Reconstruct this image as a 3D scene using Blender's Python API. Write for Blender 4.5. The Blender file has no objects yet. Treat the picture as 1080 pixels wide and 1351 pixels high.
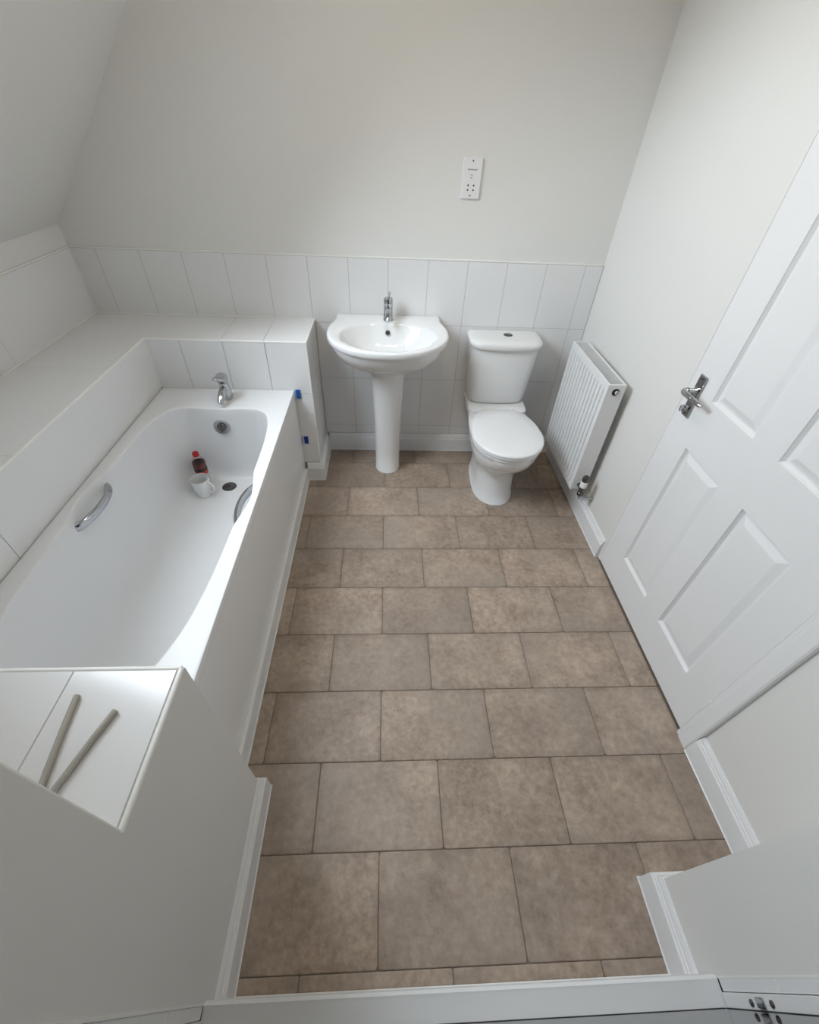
import bpy, bmesh, math, random
from mathutils import Vector, Matrix
random.seed(7)
scene = bpy.context.scene
C = scene.collection

# ------------------------------------------------------------------ camera
F_PX, IMG_W, IMG_H = 567.7, 1080, 1351
PITCH, YAW, ROLL = 0.7437, 0.0707, 0.0527
cam_d = bpy.data.cameras.new('camera')
cam = bpy.data.objects.new('camera', cam_d)
C.objects.link(cam)
cam_d.sensor_fit = 'VERTICAL'
cam_d.sensor_height = 36.0
cam_d.lens = F_PX / IMG_H * 36.0
cam_d.clip_start = 0.01
fw = Vector((math.sin(YAW) * math.cos(PITCH), math.cos(YAW) * math.cos(PITCH), -math.sin(PITCH)))
rt = Vector((math.cos(YAW), -math.sin(YAW), 0))
up = rt.cross(fw)
r2 = rt * math.cos(ROLL) + up * math.sin(ROLL)
u2 = up * math.cos(ROLL) - rt * math.sin(ROLL)
m = Matrix((r2, u2, -fw)).transposed().to_4x4()
m.translation = Vector((-1.0927, -2.4094, 1.6439))
cam.matrix_world = m
scene.camera = cam

# ------------------------------------------------------------------ sky and exposure
w = bpy.data.worlds.new('sky')
scene.world = w
w.use_nodes = True
bg = w.node_tree.nodes['Background']
bg.inputs[0].default_value = (0.84, 0.885, 1.0, 1)
bg.inputs[1].default_value = 5.9
scene.view_settings.view_transform = 'Standard'
scene.view_settings.look = 'None'
scene.view_settings.gamma = 1.0
scene.view_settings.use_curve_mapping = False
scene.view_settings.exposure = 1.93

# measured planes of the room (metres; back wall y = 0, right wall x = 0)
XL, ZT, TH, TW, XO = -2.608, 1.1209, 0.3134, 0.2, -0.0927
ZL, LY, LX, LR = 0.826, -0.327, -2.24, -1.484      # tiled ledge round the bath
ZB, BX = 0.579, -1.574                              # bath rim
BOX_Y, JY, JY2, BXX, ZBOX = -1.981, -2.2475, -2.434, -1.487, 0.839
SX = -0.323
ZC = 2.36
SL = (2.038 - 2.608) / (1.909 - 1.219)              # slope: dx = -SL*dz
SLX = lambda z: XL + (z - 1.219) * 0.826
YF = -3.3

# ------------------------------------------------------------------ materials
MATS = {}
def mat(name, col, rough=0.5, metal=0.0, bump=0.0, bscale=200, coat=0.0, var=0.0, vscale=3.0, trans=0.0, ior=1.45):
    mt = bpy.data.materials.new(name); mt.use_nodes = True
    nt = mt.node_tree; b = nt.nodes['Principled BSDF']
    b.inputs['Base Color'].default_value = (*col, 1)
    b.inputs['Roughness'].default_value = rough
    b.inputs['Metallic'].default_value = metal
    b.inputs['Coat Weight'].default_value = coat
    b.inputs['Coat Roughness'].default_value = 0.04
    b.inputs['Transmission Weight'].default_value = trans
    b.inputs['IOR'].default_value = ior
    tc = nt.nodes.new('ShaderNodeNewGeometry')
    if var:
        n = nt.nodes.new('ShaderNodeTexNoise'); n.inputs['Scale'].default_value = vscale; n.inputs['Detail'].default_value = 4
        nt.links.new(tc.outputs['Position'], n.inputs['Vector'])
        mr = nt.nodes.new('ShaderNodeMapRange'); mr.inputs[3].default_value = 1 - var; mr.inputs[4].default_value = 1 + var
        nt.links.new(n.outputs['Fac'], mr.inputs[0])
        mx = nt.nodes.new('ShaderNodeMix'); mx.data_type = 'RGBA'; mx.blend_type = 'MULTIPLY'; mx.inputs[0].default_value = 1
        mx.inputs[6].default_value = (*col, 1)
        nt.links.new(mr.outputs[0], mx.inputs[7]); nt.links.new(mx.outputs[2], b.inputs['Base Color'])
    if bump:
        n = nt.nodes.new('ShaderNodeTexNoise'); n.inputs['Scale'].default_value = bscale; n.inputs['Detail'].default_value = 3
        nt.links.new(tc.outputs['Position'], n.inputs['Vector'])
        bp = nt.nodes.new('ShaderNodeBump'); bp.inputs['Strength'].default_value = bump; bp.inputs['Distance'].default_value = 0.002
        nt.links.new(n.outputs['Fac'], bp.inputs['Height']); nt.links.new(bp.outputs[0], b.inputs['Normal'])
    MATS[name] = mt
    return mt
mat('bounce_cut_tile', (0.17, 0.17, 0.168), 0.25, bump=0.03, bscale=14)  # unseen shower tile, kept dark grey so less light bounces forward
mat('paint', (0.78, 0.772, 0.745), 0.55, bump=0.08, bscale=160, var=0.015)
mat('gloss_paint', (0.82, 0.82, 0.82), 0.28, bump=0.03, bscale=60)
mat('tile', (0.80, 0.80, 0.80), 0.16, bump=0.03, bscale=14, var=0.01)
mat('grout', (0.50, 0.49, 0.46), 0.9)
mat('sealant', (0.86, 0.86, 0.83), 0.4)
mat('ceramic', (0.81, 0.81, 0.805), 0.12, coat=0.15)
mat('acrylic', (0.78, 0.782, 0.785), 0.30).node_tree.nodes['Principled BSDF'].inputs['Specular IOR Level'].default_value = 0.3
mat('plastic', (0.83, 0.83, 0.83), 0.3)
mat('chrome', (0.50, 0.51, 0.53), 0.08, metal=1.0)
mat('dark', (0.02, 0.02, 0.02), 0.5)
mat('black_rubber', (0.012, 0.014, 0.015), 0.35)
mat('steel_dark', (0.16, 0.155, 0.15), 0.28, metal=1.0)
mat('metal_white', (0.80, 0.80, 0.80), 0.3)
mat('grille', (0.16, 0.16, 0.18), 0.4)
mat('blue', (0.008, 0.10, 0.42), 0.4)
mat('navy', (0.012, 0.022, 0.26), 0.4)
mat('blue_pale', (0.30, 0.55, 0.85), 0.4)
mat('red', (0.42, 0.008, 0.012), 0.3)
mat('label_brown', (0.13, 0.035, 0.03), 0.35)
mat('label_red', (0.55, 0.05, 0.04), 0.35)
mat('rod', (0.40, 0.375, 0.33), 0.7, var=0.1, vscale=40)
mat('sub', (0.2, 0.16, 0.125), 0.9)
mat('wood_gap', (0.07, 0.045, 0.03), 0.7)
mat('print', (0.10, 0.10, 0.11), 0.5)
mat('mug', (0.80, 0.81, 0.80), 0.2)

op = mat('opal', (0.8, 0.8, 0.78), 0.4)
op.node_tree.nodes['Principled BSDF'].inputs['Emission Color'].default_value = (1.0, 0.88, 0.70, 1)
op.node_tree.nodes['Principled BSDF'].inputs['Emission Strength'].default_value = 7.0
def glass_mat(name, tint, mixf=None):
    mt = bpy.data.materials.new(name); mt.use_nodes = True
    nt = mt.node_tree; nt.nodes.remove(nt.nodes['Principled BSDF'])
    out = nt.nodes['Material Output']
    t = nt.nodes.new('ShaderNodeBsdfTransparent'); t.inputs[0].default_value = (*tint, 1)
    g = nt.nodes.new('ShaderNodeBsdfGlossy'); g.inputs['Roughness'].default_value = 0.02
    fr = nt.nodes.new('ShaderNodeFresnel'); fr.inputs[0].default_value = 1.5
    mx = nt.nodes.new('ShaderNodeMixShader')
    nt.links.new(fr.outputs[0], mx.inputs[0]); nt.links.new(t.outputs[0], mx.inputs[1]); nt.links.new(g.outputs[0], mx.inputs[2])
    nt.links.new(mx.outputs[0], out.inputs[0])
    MATS[name] = mt
glass_mat('glass', (0.93, 0.96, 0.95))
glass_mat('clear_plastic', (0.95, 0.95, 0.95))
_nt = MATS['clear_plastic'].node_tree
_lw = _nt.nodes.new('ShaderNodeLayerWeight'); _lw.inputs[0].default_value = 0.12
_mx = next(n for n in _nt.nodes if n.type == 'MIX_SHADER'); _nt.links.new(_lw.outputs['Facing'], _mx.inputs[0])

def floor_material():
    mt = bpy.data.materials.new('stone_vinyl'); mt.use_nodes = True
    nt = mt.node_tree; N = nt.nodes; Lk = nt.links; b = N['Principled BSDF']
    geo = N.new('ShaderNodeNewGeometry'); oi = N.new('ShaderNodeObjectInfo'); tc = N.new('ShaderNodeTexCoord')
    # each tile's own patch of stone
    off = N.new('ShaderNodeVectorMath'); off.operation = 'MULTIPLY_ADD'
    cmb = N.new('ShaderNodeCombineXYZ')
    for i in range(3): Lk.new(oi.outputs['Random'], cmb.inputs[i])
    Lk.new(cmb.outputs[0], off.inputs[0]); off.inputs[1].default_value = (37, 53, 11); Lk.new(geo.outputs['Position'], off.inputs[2])
    n1 = N.new('ShaderNodeTexNoise'); n1.inputs['Scale'].default_value = 7; n1.inputs['Detail'].default_value = 8; n1.inputs['Roughness'].default_value = 0.68
    n2 = N.new('ShaderNodeTexNoise'); n2.inputs['Scale'].default_value = 45; n2.inputs['Detail'].default_value = 6; n2.inputs['Roughness'].default_value = 0.7
    n3 = N.new('ShaderNodeTexNoise'); n3.inputs['Scale'].default_value = 2.2; n3.inputs['Detail'].default_value = 3
    for n in (n1, n2, n3): Lk.new(off.outputs[0], n.inputs['Vector'])
    cr = N.new('ShaderNodeValToRGB')
    e = cr.color_ramp.elements
    e[0].position = 0.33; e[0].color = (0.20, 0.146, 0.108, 1)
    e[1].position = 0.68; e[1].color = (0.53, 0.42, 0.335, 1)
    m_ = cr.color_ramp.elements.new(0.5); m_.color = (0.365, 0.28, 0.217, 1)
    mx1 = N.new('ShaderNodeMix'); mx1.data_type = 'FLOAT'; mx1.inputs[0].default_value = 0.5
    Lk.new(n1.outputs['Fac'], mx1.inputs[2]); Lk.new(n2.outputs['Fac'], mx1.inputs[3]); Lk.new(mx1.outputs[0], cr.inputs[0])
    # some patches greyer, and printed darker edge of every tile
    grey = N.new('ShaderNodeMix'); grey.data_type = 'RGBA'; grey.inputs[7].default_value = (0.31, 0.257, 0.216, 1)
    mr = N.new('ShaderNodeMapRange'); mr.inputs[1].default_value = 0.42; mr.inputs[2].default_value = 0.66; mr.inputs[4].default_value = 0.5
    Lk.new(n3.outputs['Fac'], mr.inputs[0]); Lk.new(mr.outputs[0], grey.inputs[0]); Lk.new(cr.outputs[0], grey.inputs[6])
    tint = N.new('ShaderNodeMapRange'); tint.inputs[3].default_value = 0.9; tint.inputs[4].default_value = 1.1
    Lk.new(oi.outputs['Random'], tint.inputs[0])
    sep = N.new('ShaderNodeSeparateXYZ'); Lk.new(tc.outputs['Generated'], sep.inputs[0])
    def edge(sock, wd):
        a = N.new('ShaderNodeMath'); a.operation = 'SUBTRACT'; a.inputs[1].default_value = 0.5; Lk.new(sock, a.inputs[0])
        c = N.new('ShaderNodeMath'); c.operation = 'ABSOLUTE'; Lk.new(a.outputs[0], c.inputs[0])
        d = N.new('ShaderNodeMapRange'); d.inputs[1].default_value = 0.5 - wd; d.inputs[2].default_value = 0.5
        d.inputs[3].default_value = 1.0; d.inputs[4].default_value = 0.88; Lk.new(c.outputs[0], d.inputs[0]); return d
    ex, ey = edge(sep.outputs[0], 0.06), edge(sep.outputs[1], 0.10)
    mu = N.new('ShaderNodeMath'); mu.operation = 'MULTIPLY'; Lk.new(ex.outputs[0], mu.inputs[0]); Lk.new(ey.outputs[0], mu.inputs[1])
    mu2 = N.new('ShaderNodeMath'); mu2.operation = 'MULTIPLY'; Lk.new(mu.outputs[0], mu2.inputs[0]); Lk.new(tint.outputs[0], mu2.inputs[1])
    fin = N.new('ShaderNodeVectorMath'); fin.operation = 'SCALE'; Lk.new(grey.outputs[2], fin.inputs[0]); Lk.new(mu2.outputs[0], fin.inputs[3])
    Lk.new(fin.outputs[0], b.inputs['Base Color'])
    b.inputs['Roughness'].default_value = 0.5
    bp = N.new('ShaderNodeBump'); bp.inputs['Strength'].default_value = 0.12; bp.inputs['Distance'].default_value = 0.002
    Lk.new(mx1.outputs[0], bp.inputs['Height']); Lk.new(bp.outputs[0], b.inputs['Normal'])
    MATS['stone'] = mt
floor_material()

# ------------------------------------------------------------------ helpers
def obj(name, bm, material, parent=None, smooth=False, sharp=40):
    me = bpy.data.meshes.new(name)
    bmesh.ops.recalc_face_normals(bm, faces=bm.faces)
    bm.to_mesh(me); bm.free()
    me.materials.append(MATS[material])
    if smooth:
        for p in me.polygons: p.use_smooth = True
        me.set_sharp_from_angle(angle=math.radians(sharp))
    o = bpy.data.objects.new(name, me); C.objects.link(o)
    if parent: 
        o.parent = parent
        o.matrix_parent_inverse = parent.matrix_world.inverted()
    return o
def tag(o, label, cat, group=None, kind=None):
    o['label'] = label; o['category'] = cat
    if group: o['group'] = group
    if kind: o['kind'] = kind
    return o
def thing(name, loc, label, cat, group=None, kind=None):
    o = bpy.data.objects.new(name, None); C.objects.link(o)
    o.empty_display_size = 0.05
    o.location = loc; o.matrix_world = Matrix.Translation(loc)
    return tag(o, label, cat, group, kind)
def box(bm, x0, x1, y0, y1, z0, z1, bev=0.0, seg=2):
    x0, x1 = min(x0, x1), max(x0, x1); y0, y1 = min(y0, y1), max(y0, y1); z0, z1 = min(z0, z1), max(z0, z1)
    vs = [bm.verts.new((x, y, z)) for x in (x0, x1) for y in (y0, y1) for z in (z0, z1)]
    fs = [(0, 1, 3, 2), (4, 6, 7, 5), (0, 4, 5, 1), (2, 3, 7, 6), (0, 2, 6, 4), (1, 5, 7, 3)]
    faces = [bm.faces.new([vs[i] for i in f]) for f in fs]
    if bev:
        es = list({e for f in faces for e in f.edges})
        bmesh.ops.bevel(bm, geom=es, offset=bev, segments=seg, profile=0.5, affect='EDGES')
def boxo(name, b, material, parent=None, bev=0.0, seg=2):
    bm = bmesh.new(); box(bm, *b, bev=bev, seg=seg)
    return obj(name, bm, material, parent)
def loft(bm, rings, cap0=True, cap1=True, closed=True):
    vr = [[bm.verts.new(p) for p in r] for r in rings]
    n = len(rings[0])
    for a, b in zip(vr, vr[1:]):
        for i in range(n if closed else n - 1):
            j = (i + 1) % n
            bm.faces.new((a[i], a[j], b[j], b[i]))
    if cap0: bm.faces.new(vr[0][::-1])
    if cap1: bm.faces.new(vr[-1])
    return vr
def circ(c, r, n=24, ax=(0, 0, 1), ry=None):
    ax = Vector(ax).normalized()
    a = ax.orthogonal().normalized()
    if abs(ax.z) > 0.9: a = Vector((1, 0, 0))
    b = ax.cross(a)
    ry = r if ry is None else ry
    return [Vector(c) + a * r * math.cos(2 * math.pi * i / n) + b * ry * math.sin(2 * math.pi * i / n) for i in range(n)]
def lathe(bm, base, prof, ax=(0, 0, 1), n=24):
    ax = Vector(ax).normalized()
    loft(bm, [circ(Vector(base) + ax * h, max(r, 1e-4), n, ax) for r, h in prof])
def tube(bm, pts, r, n=12, cap=True):
    pts = [Vector(p) for p in pts]
    rs = r if isinstance(r, (list, tuple)) else [r] * len(pts)
    rings = []; a = None
    for i, p in enumerate(pts):
        t = (pts[min(i + 1, len(pts) - 1)] - pts[max(i - 1, 0)]).normalized()
        a = t.orthogonal().normalized() if a is None else (a - t * a.dot(t)).normalized()
        b = t.cross(a)
        rings.append([p + (a * math.cos(2 * math.pi * k / n) + b * math.sin(2 * math.pi * k / n)) * rs[i] for k in range(n)])
    loft(bm, rings, cap, cap)
def bez(p0, p1, p2, p3, n=12):
    p0, p1, p2, p3 = map(Vector, (p0, p1, p2, p3))
    return [p0 * (1 - t) ** 3 + p1 * 3 * t * (1 - t) ** 2 + p2 * 3 * t * t * (1 - t) + p3 * t ** 3 for t in [i / n for i in range(n + 1)]]
def prism(bm, poly, ax, a0, a1):
    """poly of 2-D points extruded along axis ax ('x','y','z') from a0 to a1"""
    def P(p, a):
        return {'x': (a, p[0], p[1]), 'y': (p[0], a, p[1]), 'z': (p[0], p[1], a)}[ax]
    loft(bm, [[P(p, a0) for p in poly], [P(p, a1) for p in poly]])

SKIRT = [(0.0, 0.0), (0.0205, 0.0), (0.0205, 0.002), (0.018, 0.0045), (0.018, 0.086), (0.0165, 0.0895), (0.0135, 0.0905), (0.0135, 0.0965), (0.0125, 0.0985),
         (0.0095, 0.100), (0.0095, 0.1065), (0.0085, 0.109), (0.0055, 0.1155), (0.003, 0.1195), (0.0, 0.1195)]
def skirting(name, path, label, prof=SKIRT, parent=None):
    """profile swept along a floor path; the wall lies to the left of the direction of travel, board to the right"""
    pts = [Vector(p) for p in path]
    rings = []
    for i, p in enumerate(pts):
        dirs = []
        if i > 0: dirs.append((pts[i] - pts[i - 1]).normalized())
        if i < len(pts) - 1: dirs.append((pts[i + 1] - pts[i]).normalized())
        ns = [Vector((d.y, -d.x)) for d in dirs]
        nn = sum(ns, Vector((0, 0))).normalized()
        k = 1 / nn.dot(ns[0])
        rings.append([(p.x + nn.x * k * t, p.y + nn.y * k * t, z) for t, z in prof])
    bm = bmesh.new(); loft(bm, rings)
    o = obj(name, bm, 'gloss_paint', parent)
    if not parent: tag(o, label, 'skirting board', kind='structure')
    return o

def tile_face(parent, plane, pos, thick, us, vs, gap=0.0022, mname='tile', name='wall_tile', bev=0.0009):
    """grid of separate tiles. plane 'y-': faces -y at y=pos ; 'x+': faces +x ; 'z+': faces +z"""
    cache = {}
    for u0, u1 in zip(us, us[1:]):
        for v0, v1 in zip(vs, vs[1:]):
            a0, a1, b0, b1 = u0 + gap / 2, u1 - gap / 2, v0 + gap / 2, v1 - gap / 2
            if a1 - a0 < 0.004 or b1 - b0 < 0.004: continue
            key = (round(a1 - a0, 4), round(b1 - b0, 4))
            ca, cb = (a0 + a1) / 2, (b0 + b1) / 2
            h, k = (a1 - a0) / 2, (b1 - b0) / 2
            if key not in cache:
                bm = bmesh.new()
                if plane == 'y-': box(bm, -h, h, 0, thick, -k, k)
                elif plane == 'x+': box(bm, -thick, 0, -h, h, -k, k)
                elif plane == 'z+': box(bm, -h, h, -k, k, -thick, 0)
                front = [f for f in bm.faces if (plane == 'y-' and f.normal.y < -.5) or (plane == 'x+' and f.normal.x > .5) or (plane == 'z+' and f.normal.z > .5)]
                bm.normal_update()
                front = [f for f in bm.faces if all(abs({'y-': v.co.y, 'x+': v.co.x, 'z+': v.co.z}[plane]) < 1e-6 for v in f.verts)]
                bmesh.ops.bevel(bm, geom=list({e for f in front for e in f.edges}), offset=bev, segments=2, profile=0.5, affect='EDGES')
                o = obj(name, bm, mname, parent)
                cache[key] = o.data
            else:
                o = bpy.data.objects.new(name, cache[key]); C.objects.link(o); o.parent = parent
                o.matrix_parent_inverse = parent.matrix_world.inverted()
            o.location = {'y-': (ca, pos, cb), 'x+': (pos, ca, cb), 'z+': (ca, cb, pos)}[plane]

# ------------------------------------------------------------------ floor
fl = boxo('floor', (XL - 0.1, 0.1, YF - 0.1, 0.1, -0.12, -0.0035), 'sub')
tag(fl, 'beige stone-effect tiled vinyl floor laid in staggered rows', 'floor', kind='structure')
FD, FY0, FL = 0.2483, 0.0881, 0.3992
tcache = {}
def floor_tile(x0, x1, y0, y1):
    g = 0.0008
    h, k = (x1 - x0) / 2 - g, (y1 - y0) / 2 - g
    key = (round(h, 4), round(k, 4))
    if key not in tcache:
        bm = bmesh.new()
        n = 4; rr = min(0.010, h * .4, k * .4)
        ring = []
        for cx, cy, a0 in ((h - rr, k - rr, 0), (-h + rr, k - rr, 90), (-h + rr, -k + rr, 180), (h - rr, -k + rr, 270)):
            for i in range(n + 1):
                a = math.radians(a0 + 90 * i / n); ring.append((cx + rr * math.cos(a), cy + rr * math.sin(a)))
        sc = lambda d: [(x * (h - d) / h, y * (k - d) / k) for x, y in ring]
        loft(bm, [[(x, y, -0.0034) for x, y in ring], [(x, y, -0.0016) for x, y in ring], [(x, y, -0.0004) for x, y in sc(0.0014)], [(x, y, 0) for x, y in sc(0.004)]], cap0=False)
        o = obj('floor_tile', bm, 'stone', fl); tcache[key] = o.data
    else:
        o = bpy.data.objects.new('floor_tile', tcache[key]); C.objects.link(o); o.parent = fl
    o.location = ((x0 + x1) / 2, (y0 + y1) / 2, 0)
for k in range(0, 11):
    ya, yb = FY0 - FD * (k + 1), min(FY0 - FD * k, -0.002)
    ya = max(ya, -2.428)
    if yb - ya < 0.01: continue
    base = -1.3137 if k % 2 == 0 else -1.1113
    xa, xb = (-1.5622, -0.004)
    if yb < JY: xa, xb = BXX + 0.004, SX - 0.004
    for i in range(-3, 5):
        x0, x1 = base + FL * i, base + FL * (i + 1)
        x0, x1 = max(x0, xa), min(x1, xb)
        if x1 - x0 > 0.012: floor_tile(x0, x1, ya, yb)

# ------------------------------------------------------------------ walls and ceiling
wb = boxo('wall_back', (XL - 0.1, 0.1, 0.007, 0.107, 0, ZC), 'paint')
tag(wb, 'white painted back wall above a band of white tiles', 'wall', kind='structure')
g_ = boxo('grout', (XL, -0.001, 0.0012, 0.0069, 0.10, ZT), 'grout', wb)
joints = sorted([XL + 0.002] + [XO - TW * i for i in range(13)] + [-0.002])
split = XO - TW * 7
tile_face(wb, 'y-', 0.0, 0.006, [j for j in joints if j < split + .001], [ZL + 0.002, ZT])
tile_face(wb, 'y-', 0.0, 0.006, [j for j in joints if j > split - .001], [ZT - TH, ZT])
# below the ledge line only the stretch right of the ledge shows: three more rows
low = [LR + 0.001] + [j for j in joints if j > LR + 0.02]
tile_face(wb, 'y-', 0.0, 0.006, low, [0.121, ZT - 3 * TH, ZT - 2 * TH, ZT - TH])
boxo('tile_trim', (XL, -0.002, -0.001, 0.0069, ZT + 0.0004, ZT + 0.007), 'sealant', wb, bev=0.0015)
boxo('sealant_bead', (XL + 0.001, LR, -0.004, -0.0001, ZL + 0.0002, ZL + 0.005), 'sealant', wb)

wl = bmesh.new(); box(wl, XL - 0.1, XL - 0.007, YF, 0.007, 0, 1.219)
wl = obj('wall_left', wl, 'paint')
tag(wl, 'low white knee wall under the sloping ceiling behind the bath', 'wall', kind='structure')
boxo('grout', (XL - 0.0069, XL - 0.0014, -1.98, -0.001, ZL, ZT), 'grout', wl)
tile_face(wl, 'x+', XL, 0.006, [-1.98, -1.277, -0.657, -0.003], [ZL + 0.002, ZT], gap=0.0012)
boxo('sealant_bead', (XL, XL + 0.004, -1.975, -0.004, ZL + 0.0002, ZL + 0.005), 'sealant', wl)
boxo('tile_trim', (XL - 0.0069, XL + 0.001, -1.98, -0.002, ZT + 0.0004, ZT + 0.007), 'sealant', wl, bev=0.0015)
boxo('corner_bead', (XL, XL + 0.004, -0.004, -0.0001, ZL + 0.005, ZT), 'sealant', wl)

# sloping ceiling with an opening for the roof window
WY0, WY1, WZ0, WZ1 = -1.56, -0.68, 1.52, 2.28
def slope_pt(y, z, t=0.0):
    n = Vector((-1, 0, 0.826)).normalized()
    return Vector((SLX(z), y, z)) + n * t
bm = bmesh.new()
T = 0.22
def slope_slab(bm, y0, y1, z0, z1):
    loft(bm, [[slope_pt(y0, z0), slope_pt(y1, z0), slope_pt(y1, z1), slope_pt(y0, z1)],
              [slope_pt(y0, z0, T), slope_pt(y1, z0, T), slope_pt(y1, z1, T), slope_pt(y0, z1, T)]])
slope_slab(bm, YF, 0.007, 1.215, WZ0); slope_slab(bm, YF, 0.007, WZ1, ZC + 0.05)
slope_slab(bm, YF, WY0, WZ0, WZ1); slope_slab(bm, WY1, 0.007, WZ0, WZ1)
cs = obj('ceiling_slope', bm, 'paint'); tag(cs, 'white sloping ceiling rising from the knee wall over the bath', 'ceiling', kind='structure')
ce = boxo('ceiling', (SLX(ZC) - 0.02, 0.1, YF - 0.1, 0.107, ZC, ZC + 0.1), 'paint'); tag(ce, 'flat white ceiling', 'ceiling', kind='structure')

# roof window in the slope (daylight)
win = thing('window_1', slope_pt(WY0, WZ0), 'white framed roof window in the sloping ceiling', 'window', kind='structure')
def slope_bar(name, y0, y1, z0, z1, t0, t1, material):
    bm = bmesh.new()
    loft(bm, [[slope_pt(y0, z0, t0), slope_pt(y1, z0, t0), slope_pt(y1, z1, t0), slope_pt(y0, z1, t0)],
              [slope_pt(y0, z0, t1), slope_pt(y1, z0, t1), slope_pt(y1, z1, t1), slope_pt(y0, z1, t1)]])
    return obj(name, bm, material, win)
fr = 0.05
slope_bar('window_frame', WY0, WY1, WZ0, WZ0 + fr, 0.14, 0.21, 'gloss_paint'); slope_bar('window_frame', WY0, WY1, WZ1 - fr, WZ1, 0.14, 0.21, 'gloss_paint')
slope_bar('window_frame', WY0, WY0 + fr, WZ0 + fr, WZ1 - fr, 0.14, 0.21, 'gloss_paint'); slope_bar('window_frame', WY1 - fr, WY1, WZ0 + fr, WZ1 - fr, 0.14, 0.21, 'gloss_paint')
slope_bar('window_pane', WY0 + fr, WY1 - fr, WZ0 + fr, WZ1 - fr, 0.177, 0.183, 'glass')
# portal: guides the sampling of the real sky through the opening, gives no light itself
ld = bpy.data.lights.new('window_portal', 'AREA'); ld.shape = 'RECTANGLE'
ld.size = WY1 - WY0; ld.size_y = (WZ1 - WZ0) * math.hypot(1, 0.826)
ld.cycles.is_portal = True
lo = bpy.data.objects.new('window_portal', ld); C.objects.link(lo)
zdir = Vector((-1, 0, 0.826)).normalized(); xdir = Vector((0, 1, 0)); ydir = zdir.cross(xdir)
mm = Matrix((xdir, ydir, zdir)).transposed().to_4x4(); mm.translation = slope_pt((WY0 + WY1) / 2, (WZ0 + WZ1) / 2, 0.225)
lo.matrix_world = mm

# warm flush lamp on the flat ceiling
lx_, ly_ = -0.98, -1.05
lamp = thing('ceiling_lamp', (lx_, ly_, ZC), 'round flush ceiling lamp with a glowing opal diffuser', 'lamp')
bm = bmesh.new(); lathe(bm, (lx_, ly_, ZC - 0.0005), [(.150, 0), (.155, .004), (.155, .022), (.150, .026)], ax=(0, 0, -1), n=48); obj('lamp_base', bm, 'gloss_paint', lamp, smooth=True)
bm = bmesh.new(); lathe(bm, (lx_, ly_, ZC - 0.027), [(.143, 0), (.140, .018), (.122, .036), (.085, .050), (.04, .057), (.0001, .059)], ax=(0, 0, -1), n=48); obj('lamp_diffuser', bm, 'opal', lamp, smooth=True)

# right wall with the doorway
DY0, DY1, DZ = -1.817, -0.984, 1.985
bm = bmesh.new()
box(bm, 0, 0.1, DY1 + 0.001, 0.007, 0, ZC); box(bm, 0, 0.1, YF, DY0 - 0.001, 0, ZC); box(bm, 0, 0.1, DY0 - 0.001, DY1 + 0.001, DZ + 0.003, ZC)
wr = obj('wall_right', bm, 'paint'); tag(wr, 'white painted wall with the radiator and the panelled door', 'wall', kind='structure')
wf = boxo('wall_front', (XL - 0.1, 0.1, YF - 0.1, YF, 0, ZC), 'bounce_cut_tile'); 
for x0, x1 in ((XL + .001, XL + .02), (-.02, -.001)): boxo('bounce_cut_lining', (x0, x1, YF, JY2 - .03, 0.2, 2.1), 'bounce_cut_tile', wf)  # added boards out of view, soaking up light bounced off the shower sides
tag(wf, 'unseen wall at the back of the shower, darkened grey to cut bounced light', 'wall', kind='structure')

# stub walls each side of the shower opening
def jamb(name, x0, x1, face, sgn, label):
    bm = bmesh.new(); box(bm, x0, x1, JY2, JY, 0, ZC)
    o = obj(name, bm, 'paint'); tag(o, label, 'wall', kind='structure')
    return o
jl = jamb('wall_shower_left', XL, BXX, BXX, 1, 'full-height grey-white stub wall behind the tiled bath end, with two rods against it')
jr = jamb('wall_shower_right', SX, -0.001, SX, -1, 'full-height white stub wall between the door and the shower')
bm = bmesh.new(); tube(bm, [(BXX - .0045, JY, ZBOX + .0005), (BXX - .0045, JY, ZC - .001)], .0045, 12); obj('corner_bead', bm, 'paint', jl, smooth=True)
# tiled strips on the shower side of both stubs
for o, x0, x1 in ((jl, BXX - 0.03, BXX + 0.0005), (jr, SX - 0.0005, SX + 0.03)):
    zz = [0.205, 0.42, 0.73, 1.04, 1.35, 1.66, 1.97]
    for a, b_ in zip(zz, zz[1:]):
        boxo('wall_tile', (x0, x1, JY2 - 0.0215, JY2 - 0.001, a + 0.001, b_ - 0.001), 'tile', o, bev=0.001)
    boxo('edge_trim', (x0, x1 + (0.001 if o is jl else 0), JY2 - 0.001, JY2 + 0.003, 0.205, 1.97), 'sealant', o)

# tiled ledge (boxing-in) along the far end and left side of the bath
bm = bmesh.new()
th = 0.006
box(bm, XL, LR - th, LY + th, 0.0, 0, ZL - th); box(bm, XL, LX - th, BOX_Y, LY + th, 0, ZL - th)
lg = obj('wall_ledge', bm, 'grout'); tag(lg, 'L-shaped white tiled ledge boxed in round the bath', 'ledge', kind='structure')
tile_face(lg, 'z+', ZL, th - .0015, [XL + 0.002, -1.89, -1.69, LR - 0.004], [LY + 0.004, -0.002], gap=0.0016)
tile_face(lg, 'z+', ZL, th - .0015, [XL + 0.002, LX - 0.004], [BOX_Y, -1.90, -1.277, -0.657, LY + 0.004], gap=0.0012)
tile_face(lg, 'y-', LY, th - .0015, [LX + 0.001, -2.082, -1.882, -1.684, LR - 0.004], [0.556, ZL - 0.004])
tile_face(lg, 'y-', LY, th - .0015, [-1.70, LR - 0.004], [0.12, 0.245, 0.556])
tile_face(lg, 'x+', LX, th - .0015, [BOX_Y + 0.001, -1.474, LY - 0.002], [0.50, ZL - 0.004])
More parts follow.
